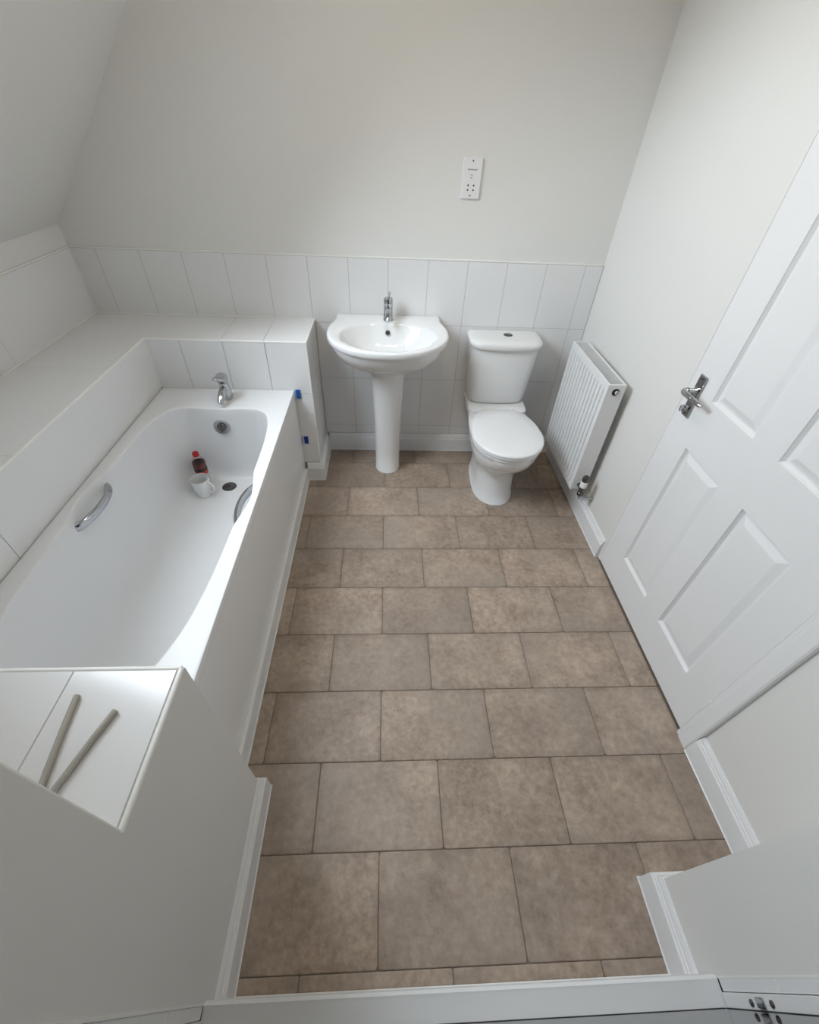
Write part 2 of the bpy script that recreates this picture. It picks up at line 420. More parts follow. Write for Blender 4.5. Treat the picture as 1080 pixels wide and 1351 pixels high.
tile_face(lg, 'x+', LR, th - .0015, [LY + 0.004, -0.20, -0.002], [0.12, 0.226, 0.538, ZL - 0.004])
def trim_bar(parent, p0, p1, r=0.0045):
    bm = bmesh.new(); tube(bm, [p0, p1], r, 10); return obj('tile_trim', bm, 'sealant', parent, smooth=True)
zt_ = ZL - 0.0035
trim_bar(lg, (LX - 0.003, LY + 0.003, zt_), (LR - 0.003, LY + 0.003, zt_))
trim_bar(lg, (LX - 0.003, LY + 0.003, zt_), (LX - 0.003, BOX_Y, zt_))
trim_bar(lg, (LR - 0.003, LY + 0.003, zt_), (LR - 0.003, -0.001, zt_))
trim_bar(lg, (LR - 0.003, LY + 0.003, 0.12), (LR - 0.003, LY + 0.003, zt_), 0.004)
boxo('corner_bead', (LX, LX + 0.004, LY - 0.004, LY, ZB + 0.004, ZL - 0.003), 'sealant', lg)

# boxed-in end of the bath beside the shower
bm = bmesh.new(); box(bm, XL, BXX, JY, BOX_Y, 0, ZBOX - 0.007)
bx = obj('wall_bath_end', bm, 'paint'); tag(bx, 'low boxed-in bath end with a white tiled top carrying two rods', 'ledge', kind='structure')
boxo('grout', (XL, BXX - 0.008, JY, BOX_Y - 0.006, ZBOX - 0.0069, ZBOX - 0.0015), 'grout', bx)
tile_face(bx, 'z+', ZBOX, 0.0052, [XL + 0.004, -2.488, -2.288, -2.088, -1.888, -1.688, BXX - 0.009], [JY + 0.001, BOX_Y - 0.008])
trim_bar(bx, (BXX - 0.004, JY + 0.0005, ZBOX - 0.005), (BXX - 0.004, BOX_Y - 0.004, ZBOX - 0.005), 0.0055)
trim_bar(bx, (BXX - 0.004, BOX_Y - 0.004, ZBOX - 0.005), (XL + 0.003, BOX_Y - 0.004, ZBOX - 0.005), 0.0055)

# skirting boards
skirting('baseboard_back', [(LR + 0.018, 0.0), (-0.018, 0.0)], 'white moulded skirting board under the tiles behind basin and toilet')
skirting('baseboard_right', [(0.0, 0.0), (0.0, -0.963)], 'white moulded skirting board below the radiator')
skirting('baseboard_ledge', [(-1.5625, LY), (LR, LY), (LR, -0.001)], 'short white skirting round the end of the tiled ledge')
skirting('baseboard_near', [(0.0, -1.886), (0.0, JY), (SX, JY), (SX, JY2 + 0.004)], 'white moulded skirting between door and shower stub wall')
skirting('baseboard_left', [(BXX, JY2 + 0.004), (BXX, BOX_Y), (-1.56, BOX_Y)], 'white moulded skirting along the boxed-in bath end')

# ------------------------------------------------------------------ door
dr = thing('door_1', (0, DY1, 0), 'white four-panelled door with a chrome lever handle', 'door', kind='structure')
dz0 = 0.010
ps = [(-1.352, -1.129, 0.182, 0.790), (-1.692, -1.467, 0.188, 0.796), (-1.352, -1.129, 0.972, 1.87), (-1.692, -1.467, 0.972, 1.87)]
fx = -0.0025
bm = bmesh.new()
ya, yb, yc, yd = -1.692, -1.467, -1.352, -1.129
for a, b_ in ((DY0 + 0.002, ya), (yb, yc), (yd, DY1 - 0.002)): box(bm, fx, 0.04, a, b_, dz0, DZ)
for a, b_ in ((ya, yb), (yc, yd)):
    zl_ = 0.188 if a == ya else 0.182; zm = 0.796 if a == ya else 0.790
    box(bm, fx, 0.04, a, b_, dz0, zl_); box(bm, fx, 0.04, a, b_, zm, 0.972); box(bm, fx, 0.04, a, b_, 1.87, DZ)
leaf = obj('door_leaf', bm, 'gloss_paint', dr)
for y0, y1, z0, z1 in ps:
    bm = bmesh.new(); rings = []
    for ins, d in ((0, 0.0), (0.002, 0.004), (0.008, 0.0115), (0.012, 0.0120), (0.016, 0.0110), (0.036, 0.0035), (0.039, 0.0028)):
        rings.append([(fx + d, y0 + ins, z0 + ins), (fx + d, y1 - ins, z0 + ins), (fx + d, y1 - ins, z1 - ins), (fx + d, y0 + ins, z1 - ins)])
    rings.append([(fx + 0.0026, y0 + 0.06, z0 + 0.06), (fx + 0.0026, y1 - 0.06, z0 + 0.06), (fx + 0.0026, y1 - 0.06, z1 - 0.06), (fx + 0.0026, y0 + 0.06, z1 - 0.06)])
    loft(bm, rings, cap0=False)
    obj('door_panel', bm, 'gloss_paint', leaf)
boxo('door_threshold', (0.004, 0.1, DY0, DY1, -0.003, 0.003), 'wood_gap', dr)
boxo('door_lining', (-0.0012, 0.0, DY1 + 0.001, DY1 + 0.021, 0.0, DZ + 0.02), 'paint', dr)
for hz in (0.20, 1.0, 1.78):
    bm = bmesh.new(); lathe(bm, (-0.006, DY0 + 0.0005, hz - 0.04), [(0.0045, 0), (0.005, 0.002), (0.005, 0.078), (0.0045, 0.08)], n=12)
    obj('hinge', bm, 'gloss_paint', dr, smooth=True)
# lever handle on its back plate
hy, hz0, hz1 = -1.046, 0.874, 1.028
hd = boxo('handle_plate', (fx - 0.008, fx - 0.0003, hy - 0.0205, hy + 0.0205, hz0, hz1), 'chrome', dr, bev=0.0035)
bm = bmesh.new()
lathe(bm, (fx - 0.008, hy, 0.972), [(0.014, 0), (0.014, 0.004), (0.0095, 0.008), (0.009, 0.03)], ax=(-1, 0, 0), n=20)
tube(bm, bez((fx - 0.036, hy + 0.004, 0.972), (fx - 0.066, hy + 0.002, 0.972), (fx - 0.058, hy - 0.02, 0.972), (fx - 0.054, hy - 0.055, 0.971), 10)
     + bez((fx - 0.054, hy - 0.056, 0.971), (fx - 0.052, hy - 0.07, 0.97), (fx - 0.052, hy - 0.085, 0.968), (fx - 0.046, hy - 0.105, 0.968), 6),
     [0.010] * 11 + [0.0095, 0.009, 0.0085, 0.008, 0.0078, 0.0075, 0.006], 14)
obj('lever', bm, 'chrome', hd, smooth=True)
bm = bmesh.new()
lathe(bm, (fx - 0.008, hy, 0.905), [(0.011, 0), (0.011, 0.004), (0.006, 0.006), (0.006, 0.016)], ax=(-1, 0, 0), n=18)
box(bm, fx - 0.036, fx - 0.022, hy - 0.004, hy + 0.004, 0.893, 0.917, bev=0.003)
obj('thumb_turn', bm, 'chrome', hd, smooth=True)
for z in (hz0 + 0.012, hz1 - 0.012):
    bm = bmesh.new(); lathe(bm, (fx - 0.0078, hy, z), [(0.004, 0), (0.0035, 0.0012), (0.0001, 0.0014)], ax=(-1, 0, 0), n=12)
    obj('screw', bm, 'steel_dark', hd, smooth=True)
# architrave on the hinge side and over the door
ARCH = [(0, 0), (0.012, 0), (0.014, 0.004), (0.014, 0.014), (0.0155, 0.017), (0.018, 0.022), (0.018, 0.058), (0.015, 0.063), (0, 0.064)]
bm = bmesh.new()
loft(bm, [[(-t, DY0 - 0.004 - s, 0) for t, s in ARCH], [(-t, DY0 - 0.004 - s, DZ + 0.07) for t, s in ARCH]])
tr = obj('trim_1', bm, 'gloss_paint'); tag(tr, 'white moulded architrave on the hinge side of the door', 'architrave', kind='structure')

# ------------------------------------------------------------------ bath
bt = thing('bathtub', (-1.907, -1.15, 0), 'white acrylic bath set into the tiled ledge, with chrome grips', 'bath')
NB = 160
def interp(tab, v):
    if v <= tab[0][0]: return tab[0][1]
    for (a, p), (b_, q) in zip(tab, tab[1:]):
        if v <= b_:
            t = (v - a) / (b_ - a); t = t * t * (3 - 2 * t); return p + (q - p) * t
    return tab[-1][1]
bcx, ytap, yhead = -1.902, -0.50, -1.945
def smoothbump(y, c, hw): 
    t = abs(y - c) / hw
    return 0.0 if t >= 1 else (0.5 + 0.5 * math.cos(math.pi * t)) ** 0.8 if t < 1 else 0
def bath_outline():
    """rim inner outline, counter-clockwise from the right-hand side"""
    yc = (ytap + yhead) / 2; hl = (ytap - yhead) / 2
    pts = []
    for i in range(NB):
        a = 2 * math.pi * i / NB
        c, s = math.cos(a), math.sin(a)
        n = 5.0 if s > 0 else 3.6
        x = abs(c) ** (2 / n) * (1 if c > 0 else -1)
        y = abs(s) ** (2 / n) * (1 if s > 0 else -1)
        yy = yc + y * hl
        hw = 0.276
        if yy < yc: hw = 0.276 - 0.012 * ((yc - yy) / hl) ** 2
        pts.append([bcx + x * hw, yy])
    return pts
OUT = bath_outline()
# equalise spacing
def resample(poly, n):
    P_ = [Vector(p) for p in poly]; P_.append(P_[0])
    ds = [0]
    for a, b_ in zip(P_, P_[1:]): ds.append(ds[-1] + (b_ - a).length)
    out = []; j = 0
    for k in range(n):
        t = ds[-1] * k / n
        while ds[j + 1] < t: j += 1
        out.append(P_[j].lerp(P_[j + 1], (t - ds[j]) / (ds[j + 1] - ds[j])))
    return out
OUT = resample(OUT, NB)
def rim_adj(p):
    x, y = p
    side = (x - bcx) / 0.276
    g = smoothbump(y, -1.175, 0.17) 
    if abs(side) > 0.8: x += (0.024 if side > 0 else -0.028) * g
    if y > ytap - 0.06:                                # tap end bows in towards the middle
        y -= 0.035 * max(0, math.cos((x - bcx) / 0.24 * math.pi / 2)) if abs(x - bcx) < 0.24 else 0
    return x, y
ZBOT = 0.165
def bath_ring(t):
    """t 0 at rim .. 1 at bottom"""
    # depth profile: straight flank then fillet
    ang = min(1, t) 
    ring = []
    z = ZB - 0.006 - (ZB - ZBOT - 0.006) * (1 - (1 - ang) ** 2.0) ** 0.9 if t < 1 else ZBOT
    for p in OUT:
        x, y = p
        ins_side = 0.045 * ang + 0.085 * max(0, (ang - 0.35) / 0.65) ** 2.6
        ins_tap = 0.012 * ang + 0.05 * max(0, (ang - 0.5) / 0.5) ** 2.2
        ins_head = 0.22 * ang + 0.16 * max(0, (ang - 0.3) / 0.7) ** 2.2
        fx_ = (0.276 - ins_side) / 0.276
        yc = -1.0
        fy = ((ytap - ins_tap) - yc) / (ytap - yc) if y > yc else ((yhead + ins_head) - yc) / (yhead - yc)
        X, Y = bcx + (x - bcx) * fx_, yc + (y - yc) * fy
        ax, ay = rim_adj(p)
        k = max(0, 1 - ang * 1.9)
        X += (ax - x) * k; Y += (ay - y) * max(0, 1 - ang * 0.8)
        ring.append((X, Y, z))
    return ring
rings = []
# outer edge of the rim, mapped to the same angles
RX0, RX1, RY0, RY1 = LX + 0.003, BX, BOX_Y + 0.002, LY - 0.002
def outer_pt(p, ins):
    c = Vector((bcx, -1.19)); d = Vector(p) - c
    ks = []
    if d.x > 1e-9: ks.append((RX1 - ins - c.x) / d.x)
    if d.x < -1e-9: ks.append((RX0 + ins - c.x) / d.x)
    if d.y > 1e-9: ks.append((RY1 - ins - c.y) / d.y)
    if d.y < -1e-9: ks.append((RY0 + ins - c.y) / d.y)
    k = min(ks); e = c + d * k
    return e
outer_n = [outer_pt(p, 0) for p in OUT]
for corner in ((RX1, RY1), (RX0, RY1), (RX0, RY0), (RX1, RY0)):   # snap the nearest sample to each corner
    j = min(range(NB), key=lambda i: (outer_n[i] - Vector(corner)).length); outer_n[j] = Vector(corner)
def outer_ring(ins, z):
    r = []
    for e in outer_n:
        x = min(max(e.x, RX0 + ins), RX1 - ins); y = min(max(e.y, RY0 + ins), RY1 - ins)
        r.append((x, y, z))
    return r
rings.append(outer_ring(0.0, ZB - 0.036)); rings.append(outer_ring(0.0, ZB - 0.005)); rings.append(outer_ring(0.0015, ZB - 0.001)); rings.append(outer_ring(0.005, ZB)); rings.append(outer_ring(0.0075, ZB))
ORIM = outer_ring(0.0075, 0)
def rim_ring(d, z):
    r = []
    for i, p in enumerate(OUT):
        x, y = rim_adj(p); v = Vector((x, y)); o_ = Vector(ORIM[i][:2]); q = v + (o_ - v).normalized() * min(d, (o_ - v).length * .7)
        r.append((q.x, q.y, z))
    return r
rings.append(rim_ring(0.0125, ZB)); rings.append(rim_ring(0.009, ZB - 0.0001)); rings.append(rim_ring(0.0035, ZB - 0.001)); rings.append(rim_ring(0.0008, ZB - 0.0035))
for t in (0.0, 0.02, 0.06, 0.11, 0.17, 0.24, 0.31, 0.38, 0.45, 0.52, 0.59, 0.66, 0.73, 0.80, 0.86, 0.92, 0.97, 1.0):
    rings.append(bath_ring(t))
last = rings[-1]
cxm = sum(p[0] for p in last) / NB; cym = sum(p[1] for p in last) / NB
for f in (0.8, 0.5, 0.2): rings.append([(cxm + (x - cxm) * f, cym + (y - cym) * f, ZBOT - 0.002 * (1 - f)) for x, y, z in last])
bm = bmesh.new(); loft(bm, rings, cap0=False, cap1=True)
obj('tub', bm, 'acrylic', bt, smooth=True, sharp=50)
# grips
def grip(s):
    x_end = bcx + s * 0.292; x_mid = bcx + s * 0.238
    z = 0.528
    y0, y1 = -1.055, -1.30
    pts = bez((x_end, y0, z), (x_mid, y0 - 0.03, z + 0.008), (x_mid, y1 + 0.03, z + 0.008), (x_end, y1, z), 18)
    bm = bmesh.new()
    # flattened section
    rings = []
    for i, p in enumerate(pts):
        t = (pts[min(i + 1, 18)] - pts[max(i - 1, 0)]).normalized(); a = Vector((0, 0, 1)); b_ = t.cross(a).normalized()
        hh, ww = 0.0175, 0.0115
        rings.append([p + a * hh * math.sin(2 * math.pi * k / 16) + b_ * ww * math.cos(2 * math.pi * k / 16) for k in range(16)])
    loft(bm, rings)
    return obj('grip', bm, 'chrome', bt, smooth=True)
grip(-1); grip(1)
# waste and overflow
wst = bmesh.new()
lathe(wst, (-1.925, -0.615, ZBOT - 0.001), [(0.036, 0.0), (0.036, 0.003), (0.032, 0.005), (0.027, 0.0042), (0.026, 0.0075), (0.015, 0.010), (0.0001, 0.0108)], n=32)
obj('waste', wst, 'steel_dark', bt, smooth=True)
ax = Vector((0, -1, 0.12)).normalized(); oc = Vector((-1.908, -0.529, 0.478))
bm = bmesh.new(); lathe(bm, oc - ax * 0.004, [(0.041, 0), (0.041, 0.010), (0.038, 0.014), (0.031, 0.0145), (0.030, 0.012), (0.0001, 0.012)], ax=ax, n=32)
ov = obj('overflow', bm, 'chrome', bt, smooth=True)
bm = bmesh.new(); lathe(bm, oc + ax * 0.008, [(0.023, 0), (0.023, 0.006), (0.020, 0.0095), (0.0001, 0.010)], ax=ax, n=24)
box(bm, oc.x - 0.004, oc.x + 0.004, oc.y - 0.026, oc.y - 0.012, oc.z - 0.022, oc.z + 0.026, bev=0.002)
obj('overflow_knob', bm, 'steel_dark', ov, smooth=True)

# bath front panel
bp_ = boxo('bath_panel', (BX - 0.016, BX - 0.003, BOX_Y + 0.001, LY - 0.006, 0.004, ZB - 0.037), 'gloss_paint', bt, bev=0.001)
boxo('sealant_bead', (-1.5626, -1.5598, BOX_Y + 0.02, LY - 0.019, 0.0002, 0.0035), 'sealant', bp_)
boxo('plinth', (BX - 0.0028, -1.5626, BOX_Y + 0.001, LY - 0.0185, 0.0, 0.088), 'gloss_paint', bp_, bev=0.0015)

# bath mixer tap
tp = thing('bath_tap', (-1.885, -0.425, ZB), 'chrome mixer tap on the bath rim at the tiled ledge', 'tap')
bm = bmesh.new()
def sec(c, w_, d_, rot=0.0, n=20):
    return [Vector((c[0] + w_ * abs(math.cos(a)) ** 0.75 * (1 if math.cos(a) > 0 else -1), c[1] + d_ * abs(math.sin(a)) ** 0.75 * (1 if math.sin(a) > 0 else -1), c[2] + rot * d_ * math.sin(a))) for a in [2 * math.pi * i / n for i in range(n)]]
x0, y0 = -1.885, -0.425
loft(bm, [sec((x0, y0, ZB), .027, .029), sec((x0, y0, ZB + .004), .028, .030), sec((x0, y0, ZB + .03), .0245, .027), sec((x0, y0 - .004, ZB + .065), .022, .026), sec((x0, y0 - .006, ZB + .088), .021, .025)])
obj('tap_body', bm, 'chrome', tp, smooth=True)
bm = bmesh.new()
pts = bez((x0, y0 - 0.012, ZB + 0.055), (x0, y0 - 0.05, ZB + 0.06), (x0, y0 - 0.075, ZB + 0.045), (x0 - 0.002, y0 - 0.098, ZB + 0.022), 12)
tube(bm, pts, [0.019, 0.019, 0.0185, 0.018, 0.0175, 0.017, 0.0165, 0.016, 0.0155, 0.015, 0.0148, 0.0145, 0.014], 18)
obj('spout', bm, 'chrome', tp, smooth=True)
bm = bmesh.new()
loft(bm, [sec((x0, y0 - .004, ZB + .089), .0215, .026), sec((x0 - .002, y0 - .006, ZB + .099), .026, .031, .15), sec((x0 - .004, y0 - .014, ZB + .113), .0275, .036, .2), sec((x0 - .004, y0 - .016, ZB + .121), .021, .028, .2)])
ha = obj('tap_handle', bm, 'chrome', tp, smooth=True)
bm = bmesh.new()
tube(bm, bez((x0 - .024, y0 - .02, ZB + .110), (x0 - .034, y0 - .082, ZB + .130), (x0 + .026, y0 - .082, ZB + .130), (x0 + .016, y0 - .02, ZB + .110), 16), 0.0085, 12)
obj('lever_loop', bm, 'chrome', ha, smooth=True)

# mug and bottle standing in the bath
mx_, my_ = -2.032, -0.678
mg = thing('mug', (mx_, my_, ZBOT), 'white mug standing in the bath in front of the red-capped bottle', 'mug')
bm = bmesh.new()
lathe(bm, (mx_, my_, ZBOT), [(a * 1.12, h * 1.1) for a, h in [(0.024, 0), (0.029, 0.001), (0.031, 0.006), (0.0375, 0.05), (0.0405, 0.092), (0.0398, 0.0945), (0.0385, 0.0935), (0.0355, 0.05), (0.029, 0.009), (0.0001, 0.007)]], n=32)
obj('cup', bm, 'mug', mg, smooth=True)
bm = bmesh.new(); d_ = Vector((0.94, -0.33, 0)).normalized(); b0 = Vector((mx_, my_, ZBOT))
tube(bm, bez(b0 + d_ * .042 + Vector((0, 0, .086)), b0 + d_ * .084 + Vector((0, 0, .097)), b0 + d_ * .079 + Vector((0, 0, .030)), b0 + d_ * .038 + Vector((0, 0, .030)), 14), 0.0055, 10)
obj('handle', bm, 'mug', mg, smooth=True)
bxx, byy = -2.048, -0.600
bo = thing('bottle', (bxx, byy, ZBOT), 'clear plastic bottle with red cap and dark label behind the mug', 'bottle')
bm = bmesh.new()
lathe(bm, (bxx, byy, ZBOT), [(0.022, 0), (0.028, 0.003), (0.030, 0.012), (0.031, 0.148), (0.0295, 0.157), (0.022, 0.173), (0.0140, 0.184), (0.0125, 0.188), (0.0125, 0.196)], n=28)
obj('body', bm, 'clear_plastic', bo, smooth=True)
bm = bmesh.new(); lathe(bm, (bxx, byy, ZBOT + 0.186), [(0.0150, 0), (0.0155, 0.002), (0.0150, 0.018), (0.0135, 0.0205), (0.0001, 0.021)], n=28); obj('cap', bm, 'red', bo, smooth=True)
def band(z0, z1, material, nm):
    bm = bmesh.new(); loft(bm, [circ((bxx, byy, z0), .0313, 28), circ((bxx, byy, z1), .0313, 28)], False, False); return obj(nm, bm, material, bo, smooth=True)
lb = band(ZBOT + .085, ZBOT + .150, 'label_brown', 'label'); 
for a, b_, mt_ in ((.105, .120, 'dark'), (.087, .104, 'label_red')):
    bm = bmesh.new(); loft(bm, [circ((bxx, byy, ZBOT + a), .0317, 28), circ((bxx, byy, ZBOT + b_), .0317, 28)], False, False); obj('label_stripe', bm, mt_, lb, smooth=True)

# blue plastic packers wedged between bath and ledge tiles
def packer(x, z, label, hgt, col):
    bm = bmesh.new(); y = LY - 0.0035
    box(bm, x - 0.001, x + 0.021, y - 0.002, y + 0.003, z - hgt / 2, z + hgt / 2, bev=0.0008)
    o = obj('packer', bm, col)
    bm = bmesh.new(); box(bm, x - 0.007, x - 0.0008, y - 0.0035, y + 0.002, z - hgt / 2, z + hgt / 2, bev=0.0008); obj('packer_flange', bm, 'blue_pale', o)
    tag(o, label, 'plastic wedge')
packer(-1.566, 0.556, 'blue plastic packer at the top corner of the bath panel', 0.05, 'blue')
packer(-1.560, 0.275, 'blue plastic packer lower down the gap beside the bath panel', 0.045, 'navy')

# two foam rods on the tiled bath end
bm = bmesh.new(); rr = 0.0055; z = ZBOX + rr + .0002
tube(bm, bez((-1.654, -2.040, z), (-1.648, -2.10, z), (-1.640, -2.15, z), (-1.626, -2.2375, z), 14), rr, 10)
tag(obj('sealing_rod', bm, 'rod', smooth=True), 'bent grey-beige foam rod on the white tiled bath end', 'rod')
bm = bmesh.new(); tube(bm, [(-1.574, -2.068, z), (-1.592, -2.118, z), (-1.612, -2.175, z), (-1.6135, -2.238, z)][:3] + [(-1.6125, -2.2)], rr, 10) if False else tube(bm, [(-1.574, -2.068, z), (-1.590, -2.115, z), (-1.604, -2.165, z), (-1.612, -2.190, z), (-1.6135, -2.236, z)], rr, 10)
tag(obj('sealing_rod', bm, 'rod', smooth=True), 'straight grey-beige foam rod nearer the trimmed edge of the bath end', 'rod')

# ------------------------------------------------------------------ basin
def ray_outline(poly, c, angs):
    res = []
    n = len(poly)
    for a in angs:
        d = Vector((math.cos(a), math.sin(a))); best = None
        for i in range(n):
            p, q = Vector(poly[i]), Vector(poly[(i + 1) % n]); e = q - p
            den = d.x * e.y - d.y * e.x
            if abs(den) < 1e-12: continue
            w_ = p - c; t = (w_.x * e.y - w_.y * e.x) / den; s = (w_.x * d.y - w_.y * d.x) / den
            if t > 0 and -1e-6 <= s <= 1 + 1e-6 and (best is None or t > best): best = t
        res.append(c + d * best)
    return res
bs = thing('washbasin', (-1.092, -0.2, 0), 'white ceramic pedestal washbasin with chrome tap hole ledge', 'washbasin')
bs['label'] = 'white ceramic washbasin on a pedestal against the tiled wall'
cx = -1.092
half = [(0.2735, -0.003), (0.276, -0.03), (0.273, -0.058), (0.274, -0.085), (0.283, -0.115), (0.294, -0.15), (0.301, -0.19), (0.302, -0.235)]
for i in range(1, 14):
    a = math.pi / 2 * i / 14; half.append((0.302 * math.cos(a) ** 0.92, -0.235 - 0.245 * math.sin(a)))
poly = [(cx + x, y) for x, y in half] + [(cx, -0.48)] + [(cx - x, y) for x, y in half[::-1]]
NS = 96
cen = Vector((cx, -0.255))
angs = [2 * math.pi * i / NS for i in range(NS)]
outl = ray_outline(poly, cen, angs)
for cr_ in ((cx + 0.2735, -0.003), (cx - 0.2735, -0.003)):
    j = min(range(NS), key=lambda i: (outl[i] - Vector(cr_)).length); outl[j] = Vector(cr_)
def osc(f, z, yb=-0.003):
    r = []
    for p in outl:
        x = cx + (p.x - cx) * f; y = -0.16 + (p.y + 0.16) * f
        if p.y > -0.16: y = -0.16 + (p.y + 0.16) * (0.35 + 0.65 * f)
        r.append((x, min(y, yb), z))
    return r
def off_in(d, z):
    r = []
    for i in range(NS):
        p, a, b_ = outl[i], outl[i - 1], outl[(i + 1) % NS]
        t = (b_ - a).normalized(); n_ = Vector((-t.y, t.x)); q = p + n_ * d
        r.append((q.x, min(q.y, -0.003), z))
    return r
def bowl(f, z, dy=0.0):
    r = []
    for a in angs:
        c, s = math.cos(a), math.sin(a)
        ex = 0.240 * c; ey = (0.162 if s > 0 else 0.178) * s
        if s > 0: ey *= 1 - 0.10 * math.exp(-(ex / 0.07) ** 2)
        r.append((cx + ex * f, -0.262 + dy + ey * f, z))
    return r
ZR = 0.850
tilt = lambda ring: [(x, y, z + (0.008 if True else 0) * (1 + y / 0.24)) for x, y, z in ring]
R = [bowl(0.02, 0.717), bowl(0.2, 0.7175), bowl(0.4, 0.724), bowl(0.58, 0.738), bowl(0.72, 0.760), bowl(0.83, 0.788), bowl(0.91, 0.815), bowl(0.965, 0.834), bowl(1.0, 0.8425), bowl(1.03, 0.846),
     ]
R = [tilt(r) for r in R]
o1 = [tilt(off_in(0.016, ZR)), tilt(off_in(0.007, ZR + 0.0005)), tilt(off_in(0.002, ZR - 0.002)), tilt(off_in(0.0, ZR - 0.008)), tilt(off_in(0.0, ZR - 0.024)), tilt(off_in(0.004, ZR - 0.031)),
      osc(0.955, ZR - 0.033), osc(0.95, ZR - 0.045), osc(0.90, ZR - 0.085), osc(0.80, ZR - 0.125), osc(0.66, ZR - 0.158), osc(0.50, ZR - 0.178), osc(0.36, ZR - 0.186)]
bm = bmesh.new(); loft(bm, R + o1)
obj('bowl', bm, 'ceramic', bs, smooth=True, sharp=45)
bm = bmesh.new()
def pring(hw, y0, y1, z, n=32):
    r = []
    yc = y0 + (y1 - y0) * 0.45
    for i in range(n):
        a = 2 * math.pi * i / n; c, s = math.cos(a), math.sin(a)
        e = 0.62 if s > 0 else 0.9
        x = hw * abs(c) ** e * (1 if c > 0 else -1)
        y = yc + ((y1 - yc) if s > 0 else (yc - y0)) * abs(s) ** e * (1 if s > 0 else -1)
        r.append((cx + x, y, z))
    return r
loft(bm, [pring(.0755, -.272, -.065, 0.0), pring(.0755, -.272, -.065, 0.008), pring(.0735, -.268, -.065, 0.014), pring(.074, -.268, -.06, .15), pring(.079, -.275, -.055, .35), pring(.087, -.292, -.05, .55), pring(.0935, -.315, -.05, .662), pring(.095, -.32, -.05, .685)])
pd = obj('pedestal', bm, 'ceramic', bs, smooth=True, sharp=50)
bm = bmesh.new()
ax = Vector((0, -0.75, 0.66)).normalized(); oc = Vector((cx - 0.002, -0.137, 0.8115))
lathe(bm, oc - ax * .004, [(0.0135, 0), (0.0135, .0052), (0.0125, .0064), (0.0105, .0060), (0.010, 0.003)], ax=ax, n=24)
ovf = obj('overflow_ring', bm, 'chrome', bs, smooth=True)
bm = bmesh.new(); lathe(bm, oc - ax * .001, [(0.0102, 0), (0.0101, .0045), (0.0001, .0045)], ax=ax, n=20); obj('overflow_hole', bm, 'dark', ovf)
bm = bmesh.new(); lathe(bm, (cx, -0.25, 0.722), [(0.030, 0), (0.030, .003), (0.026, .005), (0.020, .0035), (0.0001, .003)], n=28); obj('basin_waste', bm, 'chrome', bs, smooth=True)

# basin tap
bt2 = thing('basin_tap', (cx, -0.075, 0.857), 'chrome basin mixer tap with a small ball-ended pin lever', 'tap')
bm = bmesh.new(); z0 = 0.857
lathe(bm, (cx, -0.072, z0 - 0.004), [(0.0255, 0), (0.0255, .006), (0.0235, .009), (0.0232, .07), (0.0228, .074), (0.0232, .077), (0.0232, .104), (0.021, .109), (0.010, .111), (0.0001, .1112)], n=28)
obj('tap_body', bm, 'chrome', bt2, smooth=True)
bm = bmesh.new(); tube(bm, bez((cx, -0.085, z0 + .05), (cx, -0.12, z0 + .056), (cx, -0.15, z0 + .05), (cx - .002, -0.168, z0 + .022), 12), [.0165, .0165, .016, .0155, .015, .0148, .0145, .0142, .014, .0138, .0135, .0132, .013], 16)
obj('spout', bm, 'chrome', bt2, smooth=True)
bm = bmesh.new(); tube(bm, [(cx + .004, -0.072, z0 + .104), (cx + .006, -0.068, z0 + .122)], .0032, 10)
lv = obj('lever_pin', bm, 'chrome', bt2, smooth=True)
bm = bmesh.new(); bmesh.ops.create_uvsphere(bm, u_segments=16, v_segments=10, radius=.0062, matrix=Matrix.Translation((cx + .0065, -0.067, z0 + .126))); obj('lever_ball', bm, 'chrome', lv, smooth=True)

# ------------------------------------------------------------------ toilet
tx = -0.464
tl = thing('toilet', (tx, -0.3, 0), 'white close-coupled toilet with lid down beside the radiator', 'toilet')
def rrect(cx, yb, yf, hw, r, bow, z, n=8, zb=0.0):
    """rounded rectangle seen from above, back edge yb, front edge yf, front bowed outwards"""
    pts = []
    cs_ = [(hw - r * .35, yb - r * .35, r * .35, 0), (-hw + r * .35, yb - r * .35, r * .35, 90), (-hw + r, yf + r, r, 180), (hw - r, yf + r, r, 270)]
    for x, y, q, a0 in cs_:
        for i in range(n + 1):
            a = math.radians(a0 + 90 * i / n); pts.append([x + q * math.cos(a), y + q * math.sin(a)])
        if a0 == 180:
            for i in range(1, 8): pts.append([(-hw + r) + (2 * hw - 2 * r) * i / 8, yf])
    out = []
    for x, y in pts:
        k = (yb - y) / (yb - yf)
        out.append((cx + x, y - bow * max(0, k - .3) / .7 * (1 - (x / hw) ** 2), z))
    return out
bm = bmesh.new()
loft(bm, [rrect(tx, -.012, -.150, .150, .05, .016, .436), rrect(tx, -.010, -.156, .160, .05, .018, .442), rrect(tx, -.010, -.160, .164, .05, .019, .46),
          rrect(tx, -.010, -.172, .176, .05, .02, .62), rrect(tx, -.010, -.180, .184, .05, .02, .758)])
ci = obj('cistern', bm, 'ceramic', tl, smooth=True, sharp=50)
bm = bmesh.new()
loft(bm, [rrect(tx, -.006, -.188, .189, .06, .022, .7585), rrect(tx, -.005, -.194, .195, .06, .022, .763), rrect(tx, -.005, -.195, .196, .06, .022, .783), rrect(tx, -.007, -.190, .192, .06, .022, .793),
          rrect(tx, -.014, -.178, .180, .055, .02, .7985), rrect(tx, -.03, -.15, .15, .05, .015, .8005)])
cl = obj('cistern_lid', bm, 'ceramic', tl, smooth=True, sharp=60)
